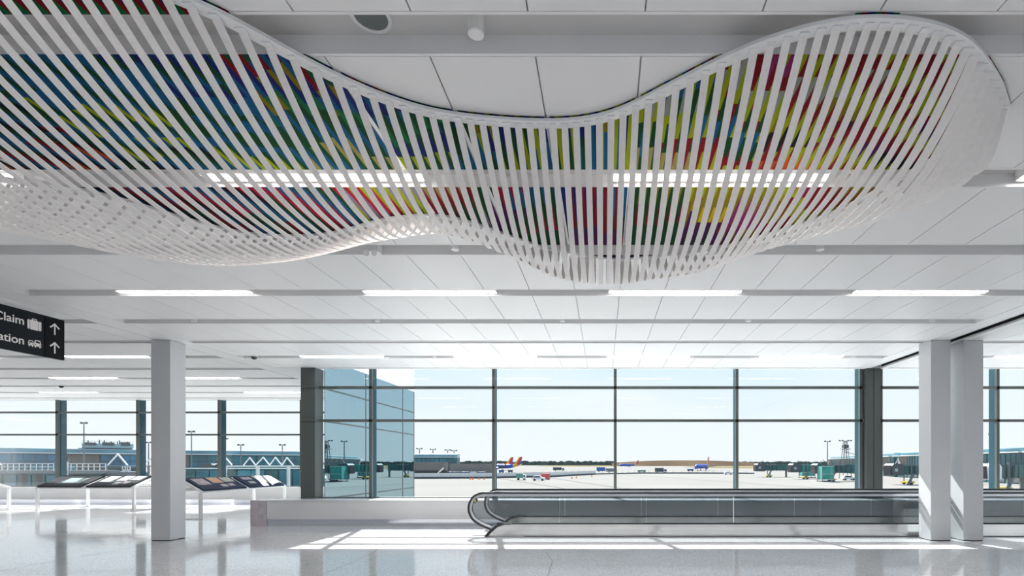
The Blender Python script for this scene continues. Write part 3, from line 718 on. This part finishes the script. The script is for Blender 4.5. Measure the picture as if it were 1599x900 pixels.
bridge('middle jet bridge of the right apron, left of a green scaffold', 1241, 748.5, .12, 10, 'green')
bridge('right jet bridge of the right apron, between the two green scaffolds', 1279, 752, .1, 14)
bridge('jet bridge beyond the dark pier, left of the paired columns', 1396, 757, .15, 22)
bridge('white jet bridge cab beyond the right side of the paired columns', 1541, 768, .3, 9, 'grng', 'vwhite')
bridge('long jet bridge seen through the left hall window behind the navy display table', 330, 757, .05, 22)
bridge('jet bridge seen through the left hall window at the left edge', -20, 770, .1, 14, 'teal')
def scaffold(lab, px0, px1, top, foot):
    Y = (EYE-GZ)*F/(foot-724.5); x0, x1 = PX(px0, Y), PX(px1, Y); zt_ = PZ(top, Y)
    t_ = thing('green_scaffold', ((x0+x1)/2, Y, GZ), lab, 'scaffold', 'green netted scaffolds')
    MB().box(x0+.1, x1-.1, Y+.1, Y+3.9, GZ+.9, zt_, 'green').build('netting', t_)
    for x in (x0, x1):
        for y in (Y, Y+4): MB().bar((x, y, GZ), (x, y, zt_+.4), .12, 'grey', 4).build('post', t_)
    for z in (GZ+.8, (GZ+zt_)/2, zt_): MB().bar((x0, Y, z), (x1, Y, z), .08, 'white', 4).build('rail', t_)
    MB().box(x0-.3, x1+.3, Y-.3, Y+4.2, GZ, GZ+.35, 'dgrey').build('trolley_base', t_)
scaffold('green netted scaffold beside the middle jet bridge', 1253, 1273, 729, 747)
scaffold('taller green netted scaffold nearest the window on the right apron', 1284, 1302, 728.5, 753)
# ---------------------------------------------------------------- left apron walkway, trusses and gate number board
Yw = 70
wkL = thing('elevated_walkway', (PX(0, Yw), Yw, GZ), 'grey railed service gallery outside the left hall windows', 'gallery')
for n_, (a, b_) in enumerate(((-60, 84), (102, 166))):
    MB().box(PX(a, Yw), PX(b_, Yw), Yw, Yw+2, PZ(740, Yw), PZ(734.5, Yw), 'grey').build('deck', wkL)
    for z in (724.5, 729.5): MB().bar((PX(a, Yw), Yw, PZ(z, Yw)), (PX(b_, Yw), Yw, PZ(z, Yw)), .05, 'alu', 4).build('rail', wkL)
    x = a
    while x <= b_: MB().bar((PX(x, Yw), Yw, PZ(736, Yw)), (PX(x, Yw), Yw, PZ(724.5, Yw)), .05, 'alu', 4).build('post', wkL); x += 9
for a in (-30, 25, 48, 110, 150): MB().box(PX(a, Yw), PX(a+3, Yw), Yw+.5, Yw+1.2, GZ, PZ(739, Yw), 'dgrey').build('support', wkL)
t_ = thing('silo_post', (PX(101.5, 68), 68, GZ), 'thick pale post with a dark cap beside the railed gallery', 'post')
MB().bar((PX(101.5, 68), 68, GZ), (PX(101.5, 68), 68, PZ(721, 68)), .32, 'alu', 12).build('shaft', t_)
MB().bar((PX(101.5, 68), 68, PZ(721, 68)), (PX(101.5, 68), 68, PZ(715.5, 68)), .38, 'dgrey', 12).build('cap', t_)
Yr = 75
t_ = thing('truss_gantry', (PX(184, Yr), Yr, GZ), 'white triangular gantry frame carrying the gate board, left of the lone column', 'gantry')
for q_, (a, b_, c_, d) in enumerate(((168, 727, 184, 709.5), (184, 709.5, 199, 727), (221, 727, 240, 714), (240, 714, 256, 728))):
    MB().bar((PX(a, Yr), Yr, PZ(b_, Yr)), (PX(c_, Yr), Yr, PZ(d, Yr)), .10, 'white', 6).build('strut', t_)
MB().box(PX(163, Yr), PX(262, Yr), Yr-.2, Yr+.2, PZ(729, Yr), PZ(727.5, Yr), 'grey').build('beam', t_)
MB().box(PX(163, Yr), PX(200, Yr), Yr+.3, Yr+3, PZ(745, Yr), PZ(737, Yr), 'grey').build('service_box', t_)
for a in (166, 232, 258): MB().bar((PX(a, Yr), Yr, GZ), (PX(a, Yr), Yr, PZ(728, Yr)), .14, 'grey', 6).build('post', t_)
gb = thing('gate_board', (PX(197, 74), 74, PZ(735, 74)), 'small white gate number board reading A14', 'sign')
MB().box(PX(190.5, 74), PX(203.5, 74), 74, 74.08, PZ(735.5, 74), PZ(729, 74), 'vwhite').build('board', gb)
MB().bar((PX(197, 74), 74.04, PZ(735.5, 74)), (PX(197, 74), 74.04, GZ), .06, 'grey', 6).build('post', gb)
cu = bpy.data.curves.new('A14', 'FONT'); cu.body = 'A14'; cu.size = .62; cu.align_x = 'CENTER'; cu.extrude = .01; cu.offset = .012
tmp = bpy.data.objects.new('tmp', cu); COL.objects.link(tmp); dg = bpy.context.evaluated_depsgraph_get(); dg.update()
me = bpy.data.meshes.new_from_object(tmp.evaluated_get(dg)); bpy.data.objects.remove(tmp); me.materials.clear(); me.materials.append(M['dark'])
o = bpy.data.objects.new('board_text', me); COL.objects.link(o); o.parent = gb; o.rotation_euler = (math.pi/2, 0, 0); o.location = (0, -.03, .09)
Yz = 105
t_ = thing('roof_truss', (PX(410, Yz), Yz, GZ), 'zigzag white tube truss behind the navy display table', 'truss')
pts = [(347, 722), (352, 715), (362, 726)]
zz = [(380, 727), (390, 715), (399, 727), (411, 714.5), (421, 727), (430, 714.5), (440, 727), (448, 715), (459, 728)]
for pl in (pts, zz):
    for (a, b_), (c_, d) in zip(pl, pl[1:]): MB().bar((PX(a, Yz), Yz, PZ(b_, Yz)), (PX(c_, Yz), Yz, PZ(d, Yz)), .12, 'white', 6).build('strut', t_)
MB().box(PX(345, Yz), PX(475, Yz), Yz-.2, Yz+.4, PZ(729.5, Yz), PZ(727.5, Yz), 'alu').build('beam', t_)
for a in (349, 400, 448): MB().box(PX(a, Yz), PX(a+3, Yz), Yz-.1, Yz+.5, GZ, PZ(728, Yz), 'alu').build('post', t_)
# ---------------------------------------------------------------- fence and vehicles
fn = thing('apron_fence', (PX(820, 240), 240, GZ), 'long pale apron fence with a dark barrier at its foot across the apron', 'fence')
fp = [(560, 749), (660, 748), (760, 747.5), (860, 745.5), (930, 741.5), (1000, 740), (1090, 740), (1178, 740.5)]
fp = [Vector((PX(px, (EYE-GZ)*F/(py-724.5)), (EYE-GZ)*F/(py-724.5))) for px, py in fp]
for i, (a, b_) in enumerate(zip(fp, fp[1:])):
    hp = 2.3 if i < 4 else 1.5
    nrm = Vector((-(b_-a).y, (b_-a).x)).normalized()*.25
    def wall(z0, z1, k_, t__, nm):
        q_ = [(a.x-nrm.x*t__, a.y-nrm.y*t__), (b_.x-nrm.x*t__, b_.y-nrm.y*t__), (b_.x+nrm.x*t__, b_.y+nrm.y*t__), (a.x+nrm.x*t__, a.y+nrm.y*t__)]
        MB().prism(q_, z0, z1, 'z', k_).build(nm, fn)
    wall(GZ, GZ+.75, 'dgrey', 1.4, 'barrier')
    if i < 4: wall(GZ+.75, GZ+hp, 'fencep', .3, 'fence_panel')
    n_ = 7
    for s_ in range(n_):
        p = a+(b_-a)*s_/n_; MB().bar((p.x, p.y, GZ), (p.x, p.y, GZ+hp+.4), .1, 'grey', 4).build('post', fn)
def vehicle(px, foot, Ln, Hh, k_, lab, cat, kind='truck', ang=0):
    Y = (EYE-GZ)*F/(foot-724.5); x = PX(px, Y)
    name = {'car': 'car', 'truck': 'service_truck', 'cart': 'baggage_cart', 'box': 'cargo_container'}[kind]
    t_ = thing(name, (x, Y, GZ), lab, cat, None, ang); W = dict(world=False); h = Ln/2
    if kind == 'car':
        body = [(-h, .45), (h, .45), (h, .95), (h*.92, 1.15), (h*.5, 1.2), (h*.25, Hh), (-h*.7, Hh), (-h*.95, 1.15), (-h, .95)]
        MB().prism(body, -.9, .9, 'y', k_).build('body', t_, **W)
        MB().prism([(h*.42, 1.2), (h*.2, Hh-.12), (-h*.65, Hh-.12), (-h*.85, 1.2)], -.92, .92, 'y', 'dark').build('side_window', t_, **W)
    elif kind == 'truck':
        MB().prism([(h*.45, .5), (h, .5), (h, 1.3), (h*.85, Hh*.8), (h*.45, Hh*.8)], -1, 1, 'y', 'vwhite').build('cab', t_, **W)
        MB().prism([(h*.55, 1.25), (h*.95, 1.25), (h*.84, Hh*.75), (h*.55, Hh*.75)], -1.02, 1.02, 'y', 'dark').build('cab_window', t_, **W)
        MB().box(-h, h*.42, -1.1, 1.1, .75, Hh, k_).build('cargo_body', t_, **W)
    elif kind == 'cart':
        MB().box(-h, h, -.8, .8, .5, .65, 'dgrey').build('deck', t_, **W); MB().box(-h+.1, h-.1, -.75, .75, .65, Hh*.8, k_).build('load', t_, **W)
        MB().box(-h, h, -.85, .85, Hh-.1, Hh, 'vwhite').build('canopy', t_, **W)
        for s_ in (-h+.05, h-.05): MB().bar((s_, -.8, .5), (s_, -.8, Hh), .06, 'grey', 4).build('post', t_, **W)
    else:
        MB().box(-h, h, -1.1, 1.1, .35, Hh, k_).build('container', t_, **W)
        MB().box(-h-.1, h+.1, -1.0, 1.0, .2, .35, 'dgrey').build('chassis', t_, **W)
    for a in (-h*.62, h*.62):
        for s_ in (-1, 1): MB().bar((a, s_*.85-.1, .36), (a, s_*.85+.1, .36), .36, 'tyre', 12).build('wheel', t_, **W)
vehicle(1325, 750.5, 4.8, 1.75, 'vwhite', 'white estate car parked under the right jet bridge', 'car', 'car')
vehicle(814, 750, 3.6, 2.6, 'vgreen', 'green-topped service truck parked alone in front of the fence', 'truck')
vehicle(841, 751, 4.6, 1.8, 'vwhite', 'pale car in front of the fence beside the red container', 'car', 'car')
vehicle(852, 749.5, 3.2, 2.5, 'red', 'faded red container beside the pale car at the fence', 'container', 'box')
vehicle(873, 736, 10, 3.2, 'dgrey', 'dark truck beyond the fence right of the aircraft tails', 'truck')
vehicle(941, 737.5, 9, 3.6, 'vblue', 'blue and white truck left of the central mullion', 'truck')
vehicle(956, 738.6, 7, 3.0, 'grey', 'grey truck right beside the blue and white truck', 'truck')
vehicle(1002, 738, 6, 2.0, 'vgreen', 'low green cart beyond the fence, centre right', 'cart', 'cart')
vehicle(1032, 739, 8, 3.4, 'dgrey', 'dark truck beyond the fence at the middle of the third window', 'truck')
vehicle(1078, 736.5, 5, 2.4, 'vblue', 'small blue cart left of the single aircraft', 'cart', 'cart')
vehicle(1137, 741.5, 4.5, 1.6, 'vwhite', 'pale car by the fence left of the right-hand mullion', 'car', 'car')
carts = [(648, 744.5, 'vwhite'), (661, 744, 'vblue'), (674, 744.5, 'vblue'), (687, 744, 'grey'), (700, 744.5, 'vblue'), (713, 744, 'vgreen'), (726, 744.3, 'vblue'), (739, 744, 'vwhite'), (752, 744.4, 'vblue'), (783, 739, 'vblue'), (797, 738.5, 'dgrey')]
nm_ = {'vwhite': 'white', 'vblue': 'blue', 'grey': 'grey', 'vgreen': 'green', 'dgrey': 'dark'}
ordn = ['first', 'second', 'third', 'fourth', 'fifth', 'sixth', 'seventh', 'eighth', 'ninth', 'tenth', 'eleventh', 'twelfth', 'thirteenth']
for i, (px, ft, k_) in enumerate(carts):
    vehicle(px, ft, 3.2, 2.4, k_, '%s baggage cart, %s from the left in the row behind the fence' % (nm_[k_], ordn[i]), 'baggage cart', 'cart')
for i, (px, fy) in enumerate(((734, 749.6), (738, 749.8), (748, 749.4), (756, 749.6), (893, 748), (900, 747), (924, 745))):
    Y = (EYE-GZ)*F/(fy-724.5); x = PX(px, Y); c0 = thing('traffic_cone', (x, Y, GZ), 'orange cone on the apron, %s from the left along the fence' % ordn[i], 'traffic cone', 'orange cones by the fence')
    MB().bar((x, Y, GZ), (x, Y, GZ+1.0), .35, 'orange', 10, .06).build('cone', c0); MB().box(x-.45, x+.45, Y-.45, Y+.45, GZ, GZ+.08, 'orange').build('base', c0)
t_ = thing('concourse_wing', (PX(680, 250), 250, GZ), 'beige low wing with stairs under the green terminal beyond the glazed wall', 'building')
MB().box(PX(560, 250), PX(700, 250), 246, 250, PZ(735, 250), PZ(722, 250), 'beige').build('wall', t_)
MB().box(PX(560, 250), PX(700, 250), 247, 250, GZ, PZ(735, 250), 'dgrey').build('undercroft', t_)
MB().box(PX(702, 262), PX(768, 262), 262, 270, GZ, PZ(724.5, 262), 'beige').build('low_shed', t_)
MB().bar((PX(684, 245), 245, PZ(739, 245)), (PX(693, 245), 245, PZ(731, 245)), .5, 'alu', 4).build('stair', t_)

# ---------------------------------------------------------------- aircraft
def plane(loc, rz, lab):
    t_ = thing('airliner', loc, lab, 'aircraft', 'blue airliners with red and yellow tails', rz); W = dict(world=False)
    st = [(-19.5, .1, 4.1), (-19, .7, 3.95), (-18, 1.2, 3.85), (-16, 1.75, 3.8), (-13, 1.95, 3.8), (8, 1.95, 3.8), (12, 1.6, 4.15), (16, .95, 4.7), (19.2, .25, 5.2)]
    rg = [[(x, r0*math.cos(a*math.pi/9), z+r0*math.sin(a*math.pi/9)) for a in range(18)] for x, r0, z in st]
    fu = MB().rings(rg[:7], 'pblue'); fu.rings(rg[6:], 'pyel'); fu = fu.build('fuselage', t_, smooth=True, **W)
    m_ = MB()
    for i in range(26):
        for s_ in (-1, 1): m_.box(-14.5+i*.9, -14.2+i*.9, s_*1.9-.06, s_*1.9+.06, 4.1, 4.5, 'dark')
    m_.build('cabin_window', fu, **W)
    for i, (u0, u1, k_) in enumerate(((0, .34, 'pyel'), (.34, .8, 'pred'), (.8, 1, 'pblue'))):
        a0, a1 = 12.5+6.3*u0, 12.5+6.3*u1; b0, b1 = 17.6+2.9*u0, 17.6+2.9*u1
        MB().prism([(a0, 5.0), (a1, 5.0), (b1, 12.5), (b0, 12.5)], -.22, .22, 'y', k_).build('tail_fin', t_, **W)
    for s_ in (-1, 1):
        MB().add([(-3, s_*1.5, 3.2), (4.5, s_*1.5, 3.0), (8.5, s_*17, 4.6), (6.8, s_*17, 4.7), (-3, s_*1.5, 3.6), (4.5, s_*1.5, 3.4), (8.5, s_*17, 4.8), (6.8, s_*17, 4.9)],
                 [(0, 1, 2, 3), (4, 5, 6, 7), (0, 1, 5, 4), (1, 2, 6, 5), (2, 3, 7, 6), (3, 0, 4, 7)], 'grey').build('wing', t_, **W)
        MB().add([(6.8, s_*17-.1, 4.8), (8.5, s_*17, 4.8), (9.6, s_*17.6, 7.2), (8.8, s_*17.6, 7.2), (6.8, s_*17+.1, 4.8), (8.5, s_*17+.1, 4.8), (9.6, s_*17.7, 7.2), (8.8, s_*17.7, 7.2)],
                 [(0, 1, 2, 3), (4, 5, 6, 7), (0, 1, 5, 4), (1, 2, 6, 5), (2, 3, 7, 6), (3, 0, 4, 7)], 'pred').build('winglet', t_, **W)
        MB().add([(14.5, s_*.6, 5), (17.8, s_*.6, 5), (19.6, s_*7, 5.5), (18.2, s_*7, 5.5), (14.5, s_*.6, 5.2), (17.8, s_*.6, 5.2), (19.6, s_*7, 5.6), (18.2, s_*7, 5.6)],
                 [(0, 1, 2, 3), (4, 5, 6, 7), (0, 1, 5, 4), (1, 2, 6, 5), (2, 3, 7, 6), (3, 0, 4, 7)], 'grey').build('tailplane', t_, **W)
        MB().bar((-4.5, s_*5, 2.2), (-.8, s_*5, 2.3), 1.05, 'pblue', 14, .75).build('engine', t_, **W)
        MB().bar((2, s_*2.4, 3), (2, s_*2.4, .5), .15, 'grey', 6).build('landing_gear', t_, **W)
        MB().bar((2, s_*2.4-.3, .55), (2, s_*2.4+.3, .55), .55, 'tyre', 12).build('wheel', t_, **W)
    MB().bar((-14, 0, 2.2), (-14, 0, .4), .12, 'grey', 6).build('nose_gear', t_, **W); MB().bar((-14, -.25, .4), (-14, .25, .4), .4, 'tyre', 12).build('wheel', t_, **W)
plane((PX(781, 480), 480, GZ), 0, 'nearer blue airliner right of the first mullion, with red and yellow tail')
plane((PX(767, 500), 506, GZ), 0, 'farther blue airliner whose tail shows left of the nearer one')
plane((PX(1093, 480), 468, GZ), math.radians(62), 'single blue airliner parked nose-on in the third large window')
plane((PX(984, 900), 960, GZ), math.radians(20), 'tiny distant airliner right of the central mullion')
